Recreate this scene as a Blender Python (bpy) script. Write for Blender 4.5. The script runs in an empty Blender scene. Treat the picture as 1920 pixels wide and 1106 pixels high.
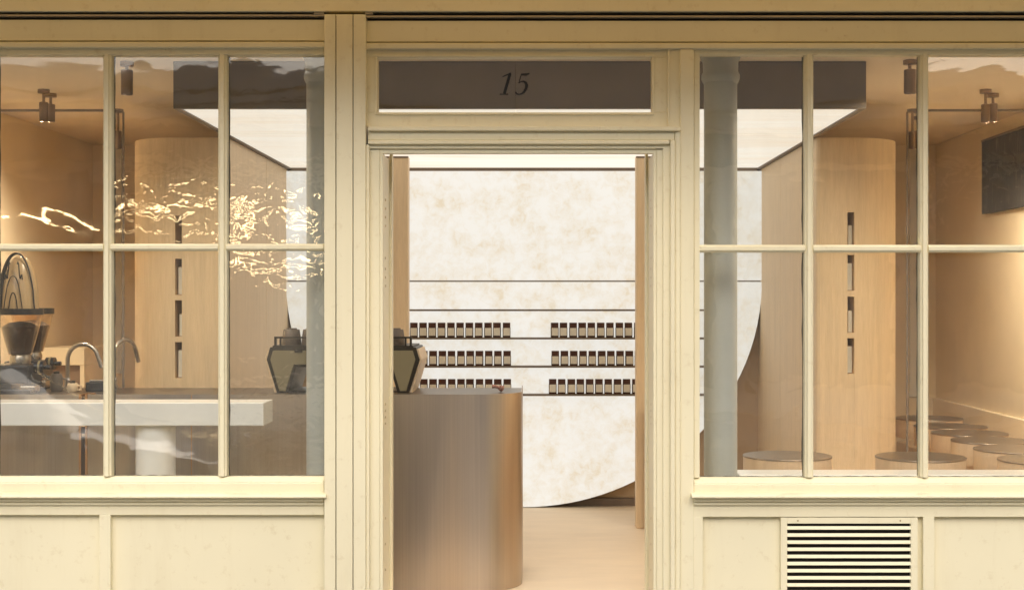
import bpy, bmesh, math, random
from mathutils import Vector, Matrix
R = math.radians
random.seed(15)
scene = bpy.context.scene
COL = scene.collection

# ------------------------------------------------------------------ camera
CAMD, EYE, F, VX, VY = 6.4, 1.556, 2600.0, 1000.0, 562.0
cd = bpy.data.cameras.new('camera')
cam = bpy.data.objects.new('camera', cd)
COL.objects.link(cam)
cam.location = (0, -CAMD, EYE)
cam.rotation_euler = (R(90), 0, 0)
cd.sensor_width = 36.0
cd.lens = F / 1920 * 36
cd.shift_x = (960 - VX) / 1920
cd.shift_y = (VY - 553) / 1920
cd.clip_end = 400
scene.camera = cam

# ------------------------------------------------------------------ world, sun, exposure
SUN_EL, SUN_AZ = 40, 8          # soft high daylight from across the street
w = bpy.data.worlds.new('World')
scene.world = w
w.use_nodes = True
nt = w.node_tree
nt.nodes.clear()
sky = nt.nodes.new('ShaderNodeTexSky')
sky.sky_type = 'NISHITA'
sky.sun_disc = False
sky.sun_elevation = R(SUN_EL)
sky.sun_rotation = R(180 - SUN_AZ)
sky.dust_density = 4.0
sky.air_density = 1.0
sky.ozone_density = 0.6
bg = nt.nodes.new('ShaderNodeBackground')
bg.inputs['Strength'].default_value = 0.15
wo = nt.nodes.new('ShaderNodeOutputWorld')
nt.links.new(sky.outputs[0], bg.inputs[0])
nt.links.new(bg.outputs[0], wo.inputs[0])
sd = bpy.data.lights.new('sun', 'SUN')
sd.energy = 1.5
sd.angle = R(60)
sd.color = (1.0, 0.96, 0.87)
sun = bpy.data.objects.new('sun', sd)
COL.objects.link(sun)
to_sun = Vector((math.sin(R(SUN_AZ)) * -1 * math.cos(R(SUN_EL)), -math.cos(R(SUN_AZ)) * math.cos(R(SUN_EL)), math.sin(R(SUN_EL))))
sun.rotation_euler = to_sun.to_track_quat('Z', 'Y').to_euler()
sun.location = to_sun * 20
vs = scene.view_settings
scene.display_settings.display_device = 'sRGB'
vs.view_transform = 'Standard'
vs.look = 'None'
vs.exposure = 0.25
vs.gamma = 1
vs.use_curve_mapping = False
scene.render.engine = 'CYCLES'
cy = scene.cycles
cy.max_bounces = 10
cy.diffuse_bounces = 5
cy.glossy_bounces = 4
cy.transmission_bounces = 8
cy.transparent_max_bounces = 24
cy.caustics_reflective = False
cy.caustics_refractive = False
cy.sample_clamp_indirect = 6
cy.use_denoising = True


# ------------------------------------------------------------------ helpers
def sc(y):                      # metres per photo pixel at depth y
    return (y + CAMD) / F


def PX(px, y):
    return (px - VX) * sc(y)


def PZ(py, y):
    return EYE - (py - VY) * sc(y)


def YS(s):                      # depth at which one photo pixel is s millimetres
    return s * F / 1000 - CAMD


def lin(c):
    return tuple((v / 255 / 12.92) if v / 255 <= 0.04045 else ((v / 255 + 0.055) / 1.055) ** 2.4 for v in c) + (1,)


class MB:
    """collects geometry for one mesh"""
    def __init__(self):
        self.bm = bmesh.new()

    def box(self, x0, y0, z0, x1, y1, z1):
        v = [self.bm.verts.new(p) for p in ((x0, y0, z0), (x1, y0, z0), (x1, y1, z0), (x0, y1, z0),
                                            (x0, y0, z1), (x1, y0, z1), (x1, y1, z1), (x0, y1, z1))]
        for f in ((0, 1, 5, 4), (1, 2, 6, 5), (2, 3, 7, 6), (3, 0, 4, 7), (4, 5, 6, 7), (3, 2, 1, 0)):
            self.bm.faces.new([v[i] for i in f])
        return self

    def prect(self, px0, py0, px1, py1, yf, yb):     # box whose front face covers these photo pixels
        return self.box(PX(px0, yf), yf, PZ(py1, yf), PX(px1, yf), yb, PZ(py0, yf))

    def prism(self, pts, axis, a, b):                # polygon extruded along an axis
        def mk(p, t):
            if axis == 'y': return (p[0], t, p[1])
            if axis == 'z': return (p[0], p[1], t)
            return (t, p[0], p[1])
        va = [self.bm.verts.new(mk(p, a)) for p in pts]
        vb = [self.bm.verts.new(mk(p, b)) for p in pts]
        n = len(pts)
        self.bm.faces.new(va)
        self.bm.faces.new(list(reversed(vb)))
        for i in range(n):
            j = (i + 1) % n
            self.bm.faces.new((va[j], va[i], vb[i], vb[j]))
        return self

    def lathe(self, prof, cx=0, cy_=0, seg=24, cap=True):
        rings = []
        for r, z in prof:
            if r < 1e-6:
                rings.append([self.bm.verts.new((cx, cy_, z))])
            else:
                rings.append([self.bm.verts.new((cx + r * math.cos(2 * math.pi * i / seg), cy_ + r * math.sin(2 * math.pi * i / seg), z)) for i in range(seg)])
        for a, b in zip(rings, rings[1:]):
            for i in range(seg):
                j = (i + 1) % seg
                if len(a) == 1 and len(b) == 1: continue
                if len(a) == 1: self.bm.faces.new((a[0], b[j], b[i]))
                elif len(b) == 1: self.bm.faces.new((a[i], a[j], b[0]))
                else: self.bm.faces.new((a[i], a[j], b[j], b[i]))
        if cap:
            if len(rings[0]) > 1: self.bm.faces.new(list(reversed(rings[0])))
            if len(rings[-1]) > 1: self.bm.faces.new(rings[-1])
        return self

    def tube(self, pts, r, seg=8, taper=None):
        pts = [Vector(p) for p in pts]
        rings = []
        prev = None
        for i, p in enumerate(pts):
            d = (pts[min(i + 1, len(pts) - 1)] - pts[max(i - 1, 0)]).normalized()
            up = prev if prev is not None else (Vector((0, 0, 1)) if abs(d.z) < .9 else Vector((1, 0, 0)))
            u = (up - d * up.dot(d)).normalized()
            prev = u
            v = d.cross(u)
            rr = r if taper is None else r * (1 + (taper - 1) * i / (len(pts) - 1))
            rings.append([self.bm.verts.new(p + (u * math.cos(2 * math.pi * k / seg) + v * math.sin(2 * math.pi * k / seg)) * rr) for k in range(seg)])
        for a, b in zip(rings, rings[1:]):
            for k in range(seg):
                j = (k + 1) % seg
                self.bm.faces.new((a[k], a[j], b[j], b[k]))
        self.bm.faces.new(list(reversed(rings[0])))
        self.bm.faces.new(rings[-1])
        return self

    def build(self, name, m, parent=None, smooth=False, bevel=0, seg=2):
        bmesh.ops.recalc_face_normals(self.bm, faces=self.bm.faces)
        me = bpy.data.meshes.new(name)
        self.bm.to_mesh(me)
        self.bm.free()
        me.materials.append(m)
        if smooth:
            for p in me.polygons: p.use_smooth = True
            try:
                me.set_sharp_from_angle(angle=R(38))
            except Exception:
                pass
        o = bpy.data.objects.new(name, me)
        COL.objects.link(o)
        if parent is not None:
            o.parent = parent
            o.matrix_parent_inverse = Matrix.Translation(-parent_origin(parent))
        if bevel:
            b = o.modifiers.new('edge', 'BEVEL')
            b.width = bevel
            b.segments = seg
            b.limit_method = 'ANGLE'
            b.harden_normals = False
        return o


def parent_origin(p):
    v = Vector(p.location) if p.parent is None else Vector((0, 0, 0))   # parts sit at the world origin
    return v


def tag(o, label=None, cat=None, group=None, kind=None):
    if label: o['label'] = label
    if cat: o['category'] = cat
    if group: o['group'] = group
    if kind: o['kind'] = kind
    return o


def empty(name, loc, label, cat, group=None):
    o = bpy.data.objects.new(name, None)
    o.empty_display_size = .05
    COL.objects.link(o)
    o.location = loc
    return tag(o, label, cat, group)


def copy_tree(o, parent=None):
    c = o.copy()
    COL.objects.link(c)
    if parent is not None: c.parent = parent
    for ch in list(o.children):
        copy_tree(ch, c)
    return c


# ------------------------------------------------------------------ materials
class NT:
    def __init__(self, name):
        self.m = bpy.data.materials.new(name)
        self.m.use_nodes = True
        self.t = self.m.node_tree
        self.b = self.t.nodes['Principled BSDF']
        self.out = self.t.nodes['Material Output']

    def n(self, kind, **kw):
        n = self.t.nodes.new('ShaderNode' + kind)
        for k, v in kw.items():
            if k in n.inputs: n.inputs[k].default_value = v
            else: setattr(n, k, v)
        return n

    def l(self, a, b):
        self.t.links.new(a, b)

    def coords(self, scale=(1, 1, 1)):
        g = self.n('NewGeometry')
        mp = self.n('Mapping')
        mp.inputs['Scale'].default_value = scale
        self.l(g.outputs['Position'], mp.inputs['Vector'])
        return mp.outputs[0]

    def noise(self, scale, detail=4, rough=.55, stretch=(1, 1, 1), distort=0):
        n = self.n('TexNoise')
        n.inputs['Scale'].default_value = scale
        n.inputs['Detail'].default_value = detail
        n.inputs['Roughness'].default_value = rough
        n.inputs['Distortion'].default_value = distort
        self.l(self.coords(stretch), n.inputs['Vector'])
        return n.outputs['Fac']

    def ramp(self, fac, stops):
        r = self.n('ValToRGB')
        e = r.color_ramp.elements
        while len(e) < len(stops): e.new(.5)
        for k, (p, c) in zip(e, stops):
            k.position = p
            k.color = c
        self.l(fac, r.inputs[0])
        return r.outputs[0]

    def mix(self, fac, a, b, blend='MIX'):
        x = self.n('Mix', data_type='RGBA', blend_type=blend)
        for sock, v in ((x.inputs[0], fac), (x.inputs[6], a), (x.inputs[7], b)):
            if isinstance(v, (int, float)): sock.default_value = v
            elif isinstance(v, tuple): sock.default_value = v
            else: self.l(v, sock)
        return x.outputs[2]

    def bump(self, h, strength, dist=.01):
        b = self.n('Bump')
        b.inputs['Strength'].default_value = strength
        b.inputs['Distance'].default_value = dist
        self.l(h, b.inputs['Height'])
        return b.outputs[0]


def c4(r, g, b): return (r, g, b, 1)


def shade(c, k): return (min(1, c[0] * k), min(1, c[1] * k), min(1, c[2] * k), 1)


def simple(name, col, rough=.5, metal=0, var=.06, scale=6, stretch=(1, 1, 1), bump=.0, bscale=60, bd=.002, spec=.5, coat=0):
    t = NT(name)
    f = t.noise(scale, 5, .6, stretch)
    t.l(t.ramp(f, [(.3, shade(col, 1 - var)), (.7, shade(col, 1 + var))]), t.b.inputs['Base Color'])
    t.b.inputs['Roughness'].default_value = rough
    t.b.inputs['Metallic'].default_value = metal
    t.b.inputs['Specular IOR Level'].default_value = spec
    t.b.inputs['Coat Weight'].default_value = coat
    if bump:
        t.l(t.bump(t.noise(bscale, 4, .6, stretch), bump, bd), t.b.inputs['Normal'])
    return t.m


def paint(name, col, rough=.42):
    t = NT(name)
    f1 = t.noise(1.3, 3, .5)
    f2 = t.noise(22, 6, .65)
    c = t.ramp(f1, [(.3, shade(col, .95)), (.7, shade(col, 1.03))])
    grime = t.ramp(f2, [(.26, c4(.70, .62, .50)), (.42, c4(1, 1, 1))])
    c = t.mix(.38, c, grime, 'MULTIPLY')
    drip = t.noise(9, 5, .65, (1, 1, .12), .3)
    c = t.mix(.11, c, t.ramp(drip, [(.30, c4(.62, .53, .40)), (.46, c4(1, 1, 1))]), 'MULTIPLY')
    spk = t.noise(75, 2, .5)
    c = t.mix(.25, c, t.ramp(spk, [(.20, c4(.40, .30, .18)), (.25, c4(1, 1, 1))]), 'MULTIPLY')
    t.l(c, t.b.inputs['Base Color'])
    t.b.inputs['Roughness'].default_value = rough
    t.b.inputs['Specular IOR Level'].default_value = .4
    h1 = t.noise(5, 3, .5)
    h2 = t.noise(170, 3, .6)
    b1 = t.n('Bump'); b1.inputs['Strength'].default_value = .16; b1.inputs['Distance'].default_value = .006
    t.l(h1, b1.inputs['Height'])
    b2 = t.n('Bump'); b2.inputs['Strength'].default_value = .14; b2.inputs['Distance'].default_value = .0008
    t.l(h2, b2.inputs['Height']); t.l(b1.outputs[0], b2.inputs['Normal'])
    t.l(b2.outputs[0], t.b.inputs['Normal'])
    return t.m


def wood(name, col, contrast=.12, axis='z', rough=.5):
    t = NT(name)
    st = {'z': (7, 7, .35), 'x': (.35, 7, 7), 'y': (7, .35, 7)}[axis]
    f = t.noise(3.2, 6, .62, st, .6)
    g = t.noise(28, 4, .6, st)
    c = t.ramp(f, [(.3, shade(col, 1 - contrast)), (.5, col), (.72, shade(col, 1 + contrast * .7))])
    c = t.mix(.18, c, t.ramp(g, [(.35, c4(.55, .42, .30)), (.6, c4(1, 1, 1))]), 'MULTIPLY')
    t.l(c, t.b.inputs['Base Color'])
    t.b.inputs['Roughness'].default_value = rough
    t.l(t.bump(g, .15, .001), t.b.inputs['Normal'])
    return t.m


def metal(name, col, rough=.33, axis='z', streak=.25, reflect_bands=False):
    t = NT(name)
    st = {'z': (40, 40, .25), 'x': (.25, 40, 40)}[axis]
    f = t.noise(3, 5, .6, st)
    big = t.noise(.9, 3, .5, (1.6, 1.6, .5))
    c = t.ramp(big, [(.3, shade(col, .85)), (.7, shade(col, 1.1))])
    c = t.mix(streak, c, t.ramp(f, [(.3, c4(.6, .6, .6)), (.7, c4(1, 1, 1))]), 'MULTIPLY')
    t.l(c, t.b.inputs['Base Color'])
    if reflect_bands:                                   # broad uneven bands, reflections and sheen painted into the metal colour
        band = t.noise(3.6, 2.5, .5, (1, 1, .12), .3)
        c = t.mix(.8, c, t.ramp(band, [(.34, c4(.62, .64, .70)), (.52, c4(1, .98, .95)), (.68, c4(1, .93, .84))]), 'MULTIPLY')
        big = band
    t.l(c, t.b.inputs['Base Color'])
    t.b.inputs['Metallic'].default_value = 1
    rr = t.n('MapRange'); rr.inputs['To Min'].default_value = rough - .06; rr.inputs['To Max'].default_value = rough + .08
    t.l(big, rr.inputs[0]); t.l(rr.outputs[0], t.b.inputs['Roughness'])
    t.l(t.bump(f, .06, .001), t.b.inputs['Normal'])
    return t.m


def pane_glass(name, ripple, rscale, big):
    """thin window glass, slightly uneven like old drawn sheet"""
    t = NT(name)
    t.t.nodes.remove(t.b)
    n1 = t.noise(2.0, 2.2, .42, (.8, 1, 1.2), .8)
    n2 = t.noise(rscale, 1, .4, (1, 1, 1.3), .8)
    b1 = t.n('Bump'); b1.inputs['Strength'].default_value = 1; b1.inputs['Distance'].default_value = big
    t.l(n1, b1.inputs['Height'])
    b2 = t.n('Bump'); b2.inputs['Strength'].default_value = 1; b2.inputs['Distance'].default_value = ripple
    t.l(n2, b2.inputs['Height']); t.l(b1.outputs[0], b2.inputs['Normal'])
    sx = t.n('SeparateXYZ'); t.l(t.coords(), sx.inputs[0])
    zr = t.n('MapRange'); zr.interpolation_type = 'SMOOTHSTEP'
    zr.inputs['From Min'].default_value = 2.02; zr.inputs['From Max'].default_value = 2.30
    zr.inputs['To Min'].default_value = 1.0; zr.inputs['To Max'].default_value = .10
    t.l(sx.outputs['Z'], zr.inputs[0]); t.l(zr.outputs[0], b2.inputs['Strength'])
    lw = t.n('LayerWeight'); lw.inputs['Blend'].default_value = .5
    p5 = t.n('Math', operation='POWER'); p5.inputs[1].default_value = 5
    t.l(lw.outputs['Facing'], p5.inputs[0])
    k = t.n('Math', operation='MULTIPLY_ADD'); k.inputs[1].default_value = .92; k.inputs[2].default_value = .066
    t.l(p5.outputs[0], k.inputs[0])
    tr = t.n('BsdfTransparent'); tr.inputs[0].default_value = (.985, .992, .985, 1)
    gl = t.n('BsdfGlossy'); gl.inputs['Roughness'].default_value = .022; gl.inputs[0].default_value = (1, 1, 1, 1)
    t.l(b2.outputs[0], gl.inputs['Normal'])
    mx = t.n('MixShader')
    t.l(k.outputs[0], mx.inputs[0]); t.l(tr.outputs[0], mx.inputs[1]); t.l(gl.outputs[0], mx.inputs[2])
    # a film of street dust and wiped smears on the panes
    du = t.n('BsdfDiffuse'); du.inputs[0].default_value = (.78, .72, .62, 1)
    n3 = t.noise(3.5, 6, .62, (1, 1, .55), 1.5)
    mr = t.n('MapRange'); mr.inputs['From Min'].default_value = .35; mr.inputs['From Max'].default_value = .75
    mr.inputs['To Min'].default_value = .014; mr.inputs['To Max'].default_value = .042
    t.l(n3, mr.inputs[0])
    m2 = t.n('MixShader')
    t.l(mr.outputs[0], m2.inputs[0]); t.l(mx.outputs[0], m2.inputs[1]); t.l(du.outputs[0], m2.inputs[2])
    t.l(m2.outputs[0], t.out.inputs[0])
    return t.m


def clear_plastic(name, tint, refl=.08):
    t = NT(name)
    t.t.nodes.remove(t.b)
    lw = t.n('LayerWeight'); lw.inputs['Blend'].default_value = .25
    tr = t.n('BsdfTransparent'); tr.inputs[0].default_value = tint
    gl = t.n('BsdfGlossy'); gl.inputs['Roughness'].default_value = .05; gl.inputs[0].default_value = (.9, .85, .8, 1)
    mx = t.n('MixShader')
    t.l(lw.outputs['Facing'], mx.inputs[0]); t.l(tr.outputs[0], mx.inputs[1]); t.l(gl.outputs[0], mx.inputs[2])
    t.l(mx.outputs[0], t.out.inputs[0])
    return t.m


def washi(name, strength, scale, stretch, tan=(0.85, .73, .54, 1), white=(.985, .96, .895, 1), lo=.35, hi=.57):
    """backlit mottled sheet: it is a lamp"""
    t = NT(name)
    f1 = t.noise(scale, 8, .68, stretch, .5)
    f2 = t.noise(scale * .28, 3, .5, stretch)
    mx = t.n('Math', operation='MULTIPLY_ADD'); mx.inputs[1].default_value = .45
    t.l(f2, mx.inputs[0])
    k = t.n('Math', operation='MULTIPLY'); k.inputs[1].default_value = .55
    t.l(f1, k.inputs[0]); t.l(k.outputs[0], mx.inputs[2])
    col = t.ramp(mx.outputs[0], [(lo, tan), ((lo + hi) / 2, tuple(.35 * a + .65 * b for a, b in zip(tan, white))), (hi, white)])
    t.l(col, t.b.inputs['Emission Color'])
    t.b.inputs['Emission Strength'].default_value = strength
    t.b.inputs['Base Color'].default_value = (.16, .15, .13, 1)
    t.b.inputs['Roughness'].default_value = .5
    return t.m


def emit(name, col, s):
    t = NT(name)
    t.b.inputs['Base Color'].default_value = (.2, .2, .2, 1)
    t.b.inputs['Emission Color'].default_value = col
    t.b.inputs['Emission Strength'].default_value = s
    return t.m


CREAM = c4(.785, .73, .53)
M = dict(
    cream=paint('cream_paint', CREAM),
    dark_fill=simple('dark_reflection_and_backing', c4(.035, .03, .024), .8, var=.3, scale=60),  # dark colour of the painted reflection strips, also the pilaster backing
    slot=simple('dark_metal_slot', c4(.035, .033, .03), .5, .3),
    slotrail=simple('slot_rail_metal', c4(.42, .36, .27), .45, .3),
    plate=simple('zinc_plate', c4(.30, .27, .22), .5, .4),
    num=simple('black_vinyl', c4(.008, .009, .012), .4),
    screw=simple('painted_screw', c4(.42, .33, .19), .5),
    glass=pane_glass('window_glass', .0006, 5, .0016),
    glass_wavy=pane_glass('wavy_window_glass', .0008, 15, .0022),
    iron=simple('grey_iron_paint', c4(.44, .46, .44), .5, var=.05, scale=4, bump=.5, bscale=45, bd=.004),
    fascia=simple('taupe_fascia', c4(.19, .148, .115), .55, var=.1, scale=5),
    plaster=simple('peach_plaster', c4(.86, .73, .52), .85, var=.05, scale=2, bump=.15, bscale=80),
    ceiling=simple('ceiling_plaster', c4(.84, .71, .54), .9, var=.04, scale=2, bump=.1),
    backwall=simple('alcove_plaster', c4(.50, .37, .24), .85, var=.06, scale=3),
    floor=simple('beige_microcement', c4(.82, .68, .50), .5, var=.05, scale=2.5, stretch=(1, 2.5, 1), bump=.08, bscale=30),
    ply=wood('plywood', c4(.78, .605, .39), .10),
    plydark=wood('oiled_plywood', c4(.48, .31, .16), .12),
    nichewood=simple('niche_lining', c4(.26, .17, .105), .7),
    drum=wood('table_veneer', c4(.72, .56, .38), .07, 'z'),
    bronze=metal('bronze_sheet', c4(.59, .52, .455), .36, 'z', .3, True),
    bronzetop=metal('bronze_top', c4(.20, .155, .12), .30, 'x'),
    tabletop=metal('dark_bronze_disc', c4(.38, .315, .25), .36, 'x'),
    copper=simple('copper_edge', c4(.62, .36, .18), .35, .8),
    white=simple('white_lacquer', c4(.83, .83, .80), .35, var=.02, coat=.3),
    steel=metal('brushed_steel', c4(.42, .38, .33), .25),
    lampmetal=metal('lamp_metal', c4(.34, .26, .20), .32),
    black=simple('black_plastic', c4(.012, .012, .014), .35),
    navy=simple('black_enamel', c4(.010, .013, .022), .28, coat=.4),
    beans=simple('coffee_beans', c4(.035, .017, .011), .5, var=.7, scale=90, bump=1, bscale=120, bd=.006),
    hopper=clear_plastic('clear_hopper', (.93, .84, .72, 1)),
    dome=simple('tan_dome', c4(.42, .30, .165), .3, coat=.3),
    olive=simple('olive_enamel', c4(.25, .215, .13), .42, .15, var=.06, coat=.2),
    gunmetal=simple('gunmetal', c4(.055, .05, .042), .4, .6),
    cup=simple('taupe_ceramic', c4(.12, .098, .082), .45),
    amber=simple('amber_glass', c4(.055, .020, .014), .12, var=.2, spec=.6),
    lid=simple('jar_lid', c4(.075, .034, .026), .3),
    paperlabel=simple('cream_label', c4(.74, .72, .64), .7, var=.04),
    shelf=simple('shelf_metal', c4(.20, .165, .13), .45, .4),
    skin=simple('clay_book', c4(.34, .17, .13), .7),
    bookp=simple('buff_book', c4(.42, .30, .20), .7),
    textile=None,
    awn=None,
    void=simple('vent_void', c4(.018, .014, .009), .9),
    asphalt=simple('asphalt', c4(.05, .05, .052), .85, var=.25, scale=9, bump=.4, bscale=200),
    paving=simple('paving_stone', c4(.30, .285, .26), .8, var=.15, scale=3, bump=.2),
    stone=simple('pale_stone', c4(.72, .66, .56), .85, var=.12, scale=2, bump=.3, bscale=20),
    stonedark=simple('painted_shopfront', c4(.05, .045, .045), .5, var=.15, scale=3),
    winglass=simple('distant_window_glass', c4(.03, .034, .04), .08, spec=.7),
    whitepaint=simple('white_sash_paint', c4(.70, .68, .62), .5),
    panel=washi('backlit_sheet', .70, 18, (1, 1, 1)),
    clight=washi('backlit_ceiling_sheet', .78, 2.4, (.5, 5, 1), tan=(.90, .70, .48, 1), white=(1.0, .93, .82, 1), lo=.30, hi=.58),
    bulb=emit('warm_bulb', (1.0, .72, .38, 1), 26),
)
_t = NT('awning_canvas')
_d = _t.n('BsdfDiffuse'); _d.inputs[0].default_value = (.70, .50, .26, 1)
_tl = _t.n('BsdfTranslucent'); _tl.inputs[0].default_value = (.78, .56, .27, 1)
_mx = _t.n('MixShader'); _mx.inputs[0].default_value = .5
_t.l(_d.outputs[0], _mx.inputs[1]); _t.l(_tl.outputs[0], _mx.inputs[2]); _t.l(_mx.outputs[0], _t.out.inputs[0])
M['awn'] = _t.m
_t = NT('streaked_textile')
_f = _t.noise(3, 6, .7, (1, 26, 2.2), .6)
_t.l(_t.ramp(_f, [(.40, c4(.035, .032, .03)), (.60, c4(.06, .055, .05)), (.68, c4(.34, .29, .22))]), _t.b.inputs['Base Color'])
_t.b.inputs['Roughness'].default_value = .9
_t.l(_t.bump(_f, .6, .01), _t.b.inputs['Normal'])
M['textile'] = _t.m

# ------------------------------------------------------------------ street side (seen in the glass)
tag(MB().box(-30, -2.6, -.30, 30, -.0, -.16).build('pavement', M['paving']), kind='structure')
tag(MB().box(-30, -2.75, -.42, 30, -2.604, -.155).build('kerb', M['stone']), kind='structure')
tag(MB().box(-30, -10.2, -.50, 30, -2.754, -.28).build('road', M['asphalt']), kind='structure')
tag(MB().box(-30, -13.0, -.30, 30, -10.204, -.16).build('pavement', M['paving']), kind='structure')

def opposite(x0, x1, h, label, wallm, nwin, seedv):
    rnd = random.Random(seedv)
    y0 = -13.0
    e = empty('building', ((x0 + x1) / 2, y0, -.16), label, 'building', 'buildings across the street')
    mb = MB()
    mb.box(x0, y0 - 8, 3.9, x1, y0, h)                       # upper storeys
    mb.box(x0, y0 - 8, -.16, x1, y0 - .25, 3.9)              # recessed ground floor
    mb.build('wall', wallm, e)
    MB().box(x0, y0 - .25, 3.45, x1, y0 + .06, 3.896).build('shop_fascia', M['stonedark'], e)
    MB().box(x0, y0, 4.0, x1, y0 + .22, 4.16).box(x0, y0, 4.2, x1, y0 + .34, 4.34).build('cornice', wallm, e)
    MB().box(x0, y0, h - .35, x1, y0 + .4, h - .05).build('eaves_cornice', wallm, e)
    n = nwin
    pitch = (x1 - x0) / n
    for k in range(n):
        cx = x0 + pitch * (k + .5)
        f = MB().box(cx - pitch * .42, y0 - .24, .35, cx + pitch * .42, y0 - .12, 3.3).build('shop_frame', M['stonedark'], e)
        MB().box(cx - pitch * .38, y0 - .119, .55, cx + pitch * .38, y0 - .1, 3.1).build('pane', M['winglass'], f)
        z = 4.75
        while z + 1.7 < h - .6:
            f = MB().box(cx - .62, y0 + .002, z - .1, cx + .62, y0 + .10, z + 1.85).build('window', M['whitepaint'], e)
            MB().box(cx - .5, y0 + .102, z, cx + .5, y0 + .115, z + .86).box(cx - .5, y0 + .102, z + .92, cx + .5, y0 + .115, z + 1.75).build('pane', M['winglass'], f)
            z += 2.7
    return e

opposite(-16, -2.6, 4.75, 'low pale stone shop building reflected across the street, beside the taller terrace', M['stone'], 4, 1)
opposite(-2.59, 5.4, 7.0, 'taller buff terrace building reflected opposite the doorway', M['stone'], 3, 2)
opposite(5.41, 16, 4.7, 'low stone shop building reflected in the last window panes', M['stone'], 4, 3)
# a string of warm lamps under the awning of the shop opposite: the golden squiggles in the old glass
st = empty('strip_light', (-5, -12.6, 2.5), 'lengths of warm strip light on the shopfront opposite, glinting golden in the wavy glass', 'strip lights')
yr = -12.62
sr = (CAMD - yr) / F                                   # metres per photo pixel seen by reflection
for p0, p1, q0, q1 in ((10, 20, 424, 420), (36, 106, 416, 419), (113, 134, 416, 416), (140, 158, 419, 427), (160, 192, 430, 432),
                       (206, 232, 412, 402), (232, 272, 398, 399), (280, 318, 404, 400), (326, 372, 398, 392), (372, 410, 392, 396),
                       (424, 470, 392, 398), (474, 520, 404, 400), (430, 500, 430, 426), (565, 604, 424, 428),
                       (428, 470, 484, 486), (476, 520, 490, 494), (530, 600, 488, 486), (545, 604, 404, 398)):
    pts = []
    for k in range(7):
        t = k / 6
        pts.append(((p0 + (p1 - p0) * t - VX) * sr, yr, EYE - (q0 + (q1 - q0) * t - VY) * sr))
    MB().tube(pts, .019, 6).build('light_strip', M['bulb'], st)
MB().box(-7.4, yr - .06, 2.05, -2.7, yr - .03, 3.1).build('backing_board', M['stonedark'], st)

# a car parked at the near kerb, beside the camera: its roof shows low in the coffee bar window
M['carpaint'] = simple('silver_car_paint', c4(.20, .20, .21), .28, .3, var=.02, coat=1)
M['carglass'] = simple('dark_car_glass', c4(.02, .022, .025), .05, spec=.8)
M['tyre'] = simple('tyre_rubber', c4(.02, .02, .02), .8)
M['lampglass'] = simple('headlamp_glass', c4(.6, .6, .6), .1, .3)
XC, YCAR, ZR = -2.15, -3.95, -.28
car = empty('parked_car', (XC - 2.0, YCAR, ZR), 'silver car parked at the kerb, its roof mirrored low in the coffee bar window', 'car')
HW = .86
def loft(mb, secs):                                    # cross-sections along the car
    rings = []
    for x, zb0_, zt0_, wb, wt in secs:
        rings.append([mb.bm.verts.new((XC - x, YCAR + w_, ZR + z_)) for w_, z_ in
                      ((-wb, zb0_), (-wb * 1.0, zb0_ + (zt0_ - zb0_) * .55), (-wt, zt0_ - .03), (-wt * .82, zt0_), (0, zt0_ + .012), (wt * .82, zt0_), (wt, zt0_ - .03), (wb * 1.0, zb0_ + (zt0_ - zb0_) * .55), (wb, zb0_))])
    for a, b in zip(rings, rings[1:]):
        for i in range(9):
            j = (i + 1) % 9
            mb.bm.faces.new((a[i], a[j], b[j], b[i]))
    mb.bm.faces.new(rings[0]); mb.bm.faces.new(list(reversed(rings[-1])))
    return mb
loft(MB(), [(0, .34, .58, HW * .74, HW * .66), (.08, .24, .70, HW * .88, HW * .78), (.35, .22, .80, HW * .97, HW * .86), (.80, .22, .88, HW, HW * .89), (1.15, .22, .94, HW, HW * .90),
            (1.9, .22, .95, HW, HW * .92), (2.9, .22, .97, HW, HW * .92), (3.6, .22, .98, HW, HW * .9), (3.9, .26, .96, HW * .95, HW * .84), (4.02, .36, .80, HW * .86, HW * .76)]).build('body', M['carpaint'], car, smooth=True)
loft(MB(), [(1.02, .90, .93, HW * .86, HW * .80), (1.62, .90, 1.34, HW * .86, HW * .66), (1.95, .90, 1.42, HW * .87, HW * .66), (3.0, .90, 1.42, HW * .87, HW * .66), (3.55, .90, 1.30, HW * .86, HW * .64), (3.92, .90, .97, HW * .84, HW * .74)]).build('windows', M['carglass'], car, smooth=True)
loft(MB(), [(1.66, 1.36, 1.40, HW * .64, HW * .62), (1.95, 1.38, 1.45, HW * .66, HW * .64), (2.5, 1.38, 1.47, HW * .66, HW * .64), (3.0, 1.38, 1.45, HW * .66, HW * .64), (3.5, 1.31, 1.35, HW * .64, HW * .6)]).build('roof', M['carpaint'], car, smooth=True)
for wx in (.78, 3.22):
    for wy in (-1, 1):
        y0 = YCAR + wy * (HW - .20)
        c_ = [(XC - wx, y0, ZR + .32), (XC - wx, y0 + wy * .21, ZR + .32)]
        wl = MB().tube(c_, .31, 28).build('wheel', M['tyre'], car, smooth=True)
        MB().tube([(XC - wx, y0 + wy * .2101, ZR + .32), (XC - wx, y0 + wy * .218, ZR + .32)], .20, 20).build('rim', M['steel'], wl, smooth=True)
for wy in (-1, 1):
    MB().box(XC - .16, YCAR + wy * .56 - .14, ZR + .56, XC - .02, YCAR + wy * .56 + .14, ZR + .70).build('headlight', M['lampglass'], car, bevel=.03)
MB().box(XC - .10, YCAR - .62, ZR + .30, XC + .02, YCAR + .62, ZR + .46).build('bumper', M['black'], car, bevel=.03)

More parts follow.
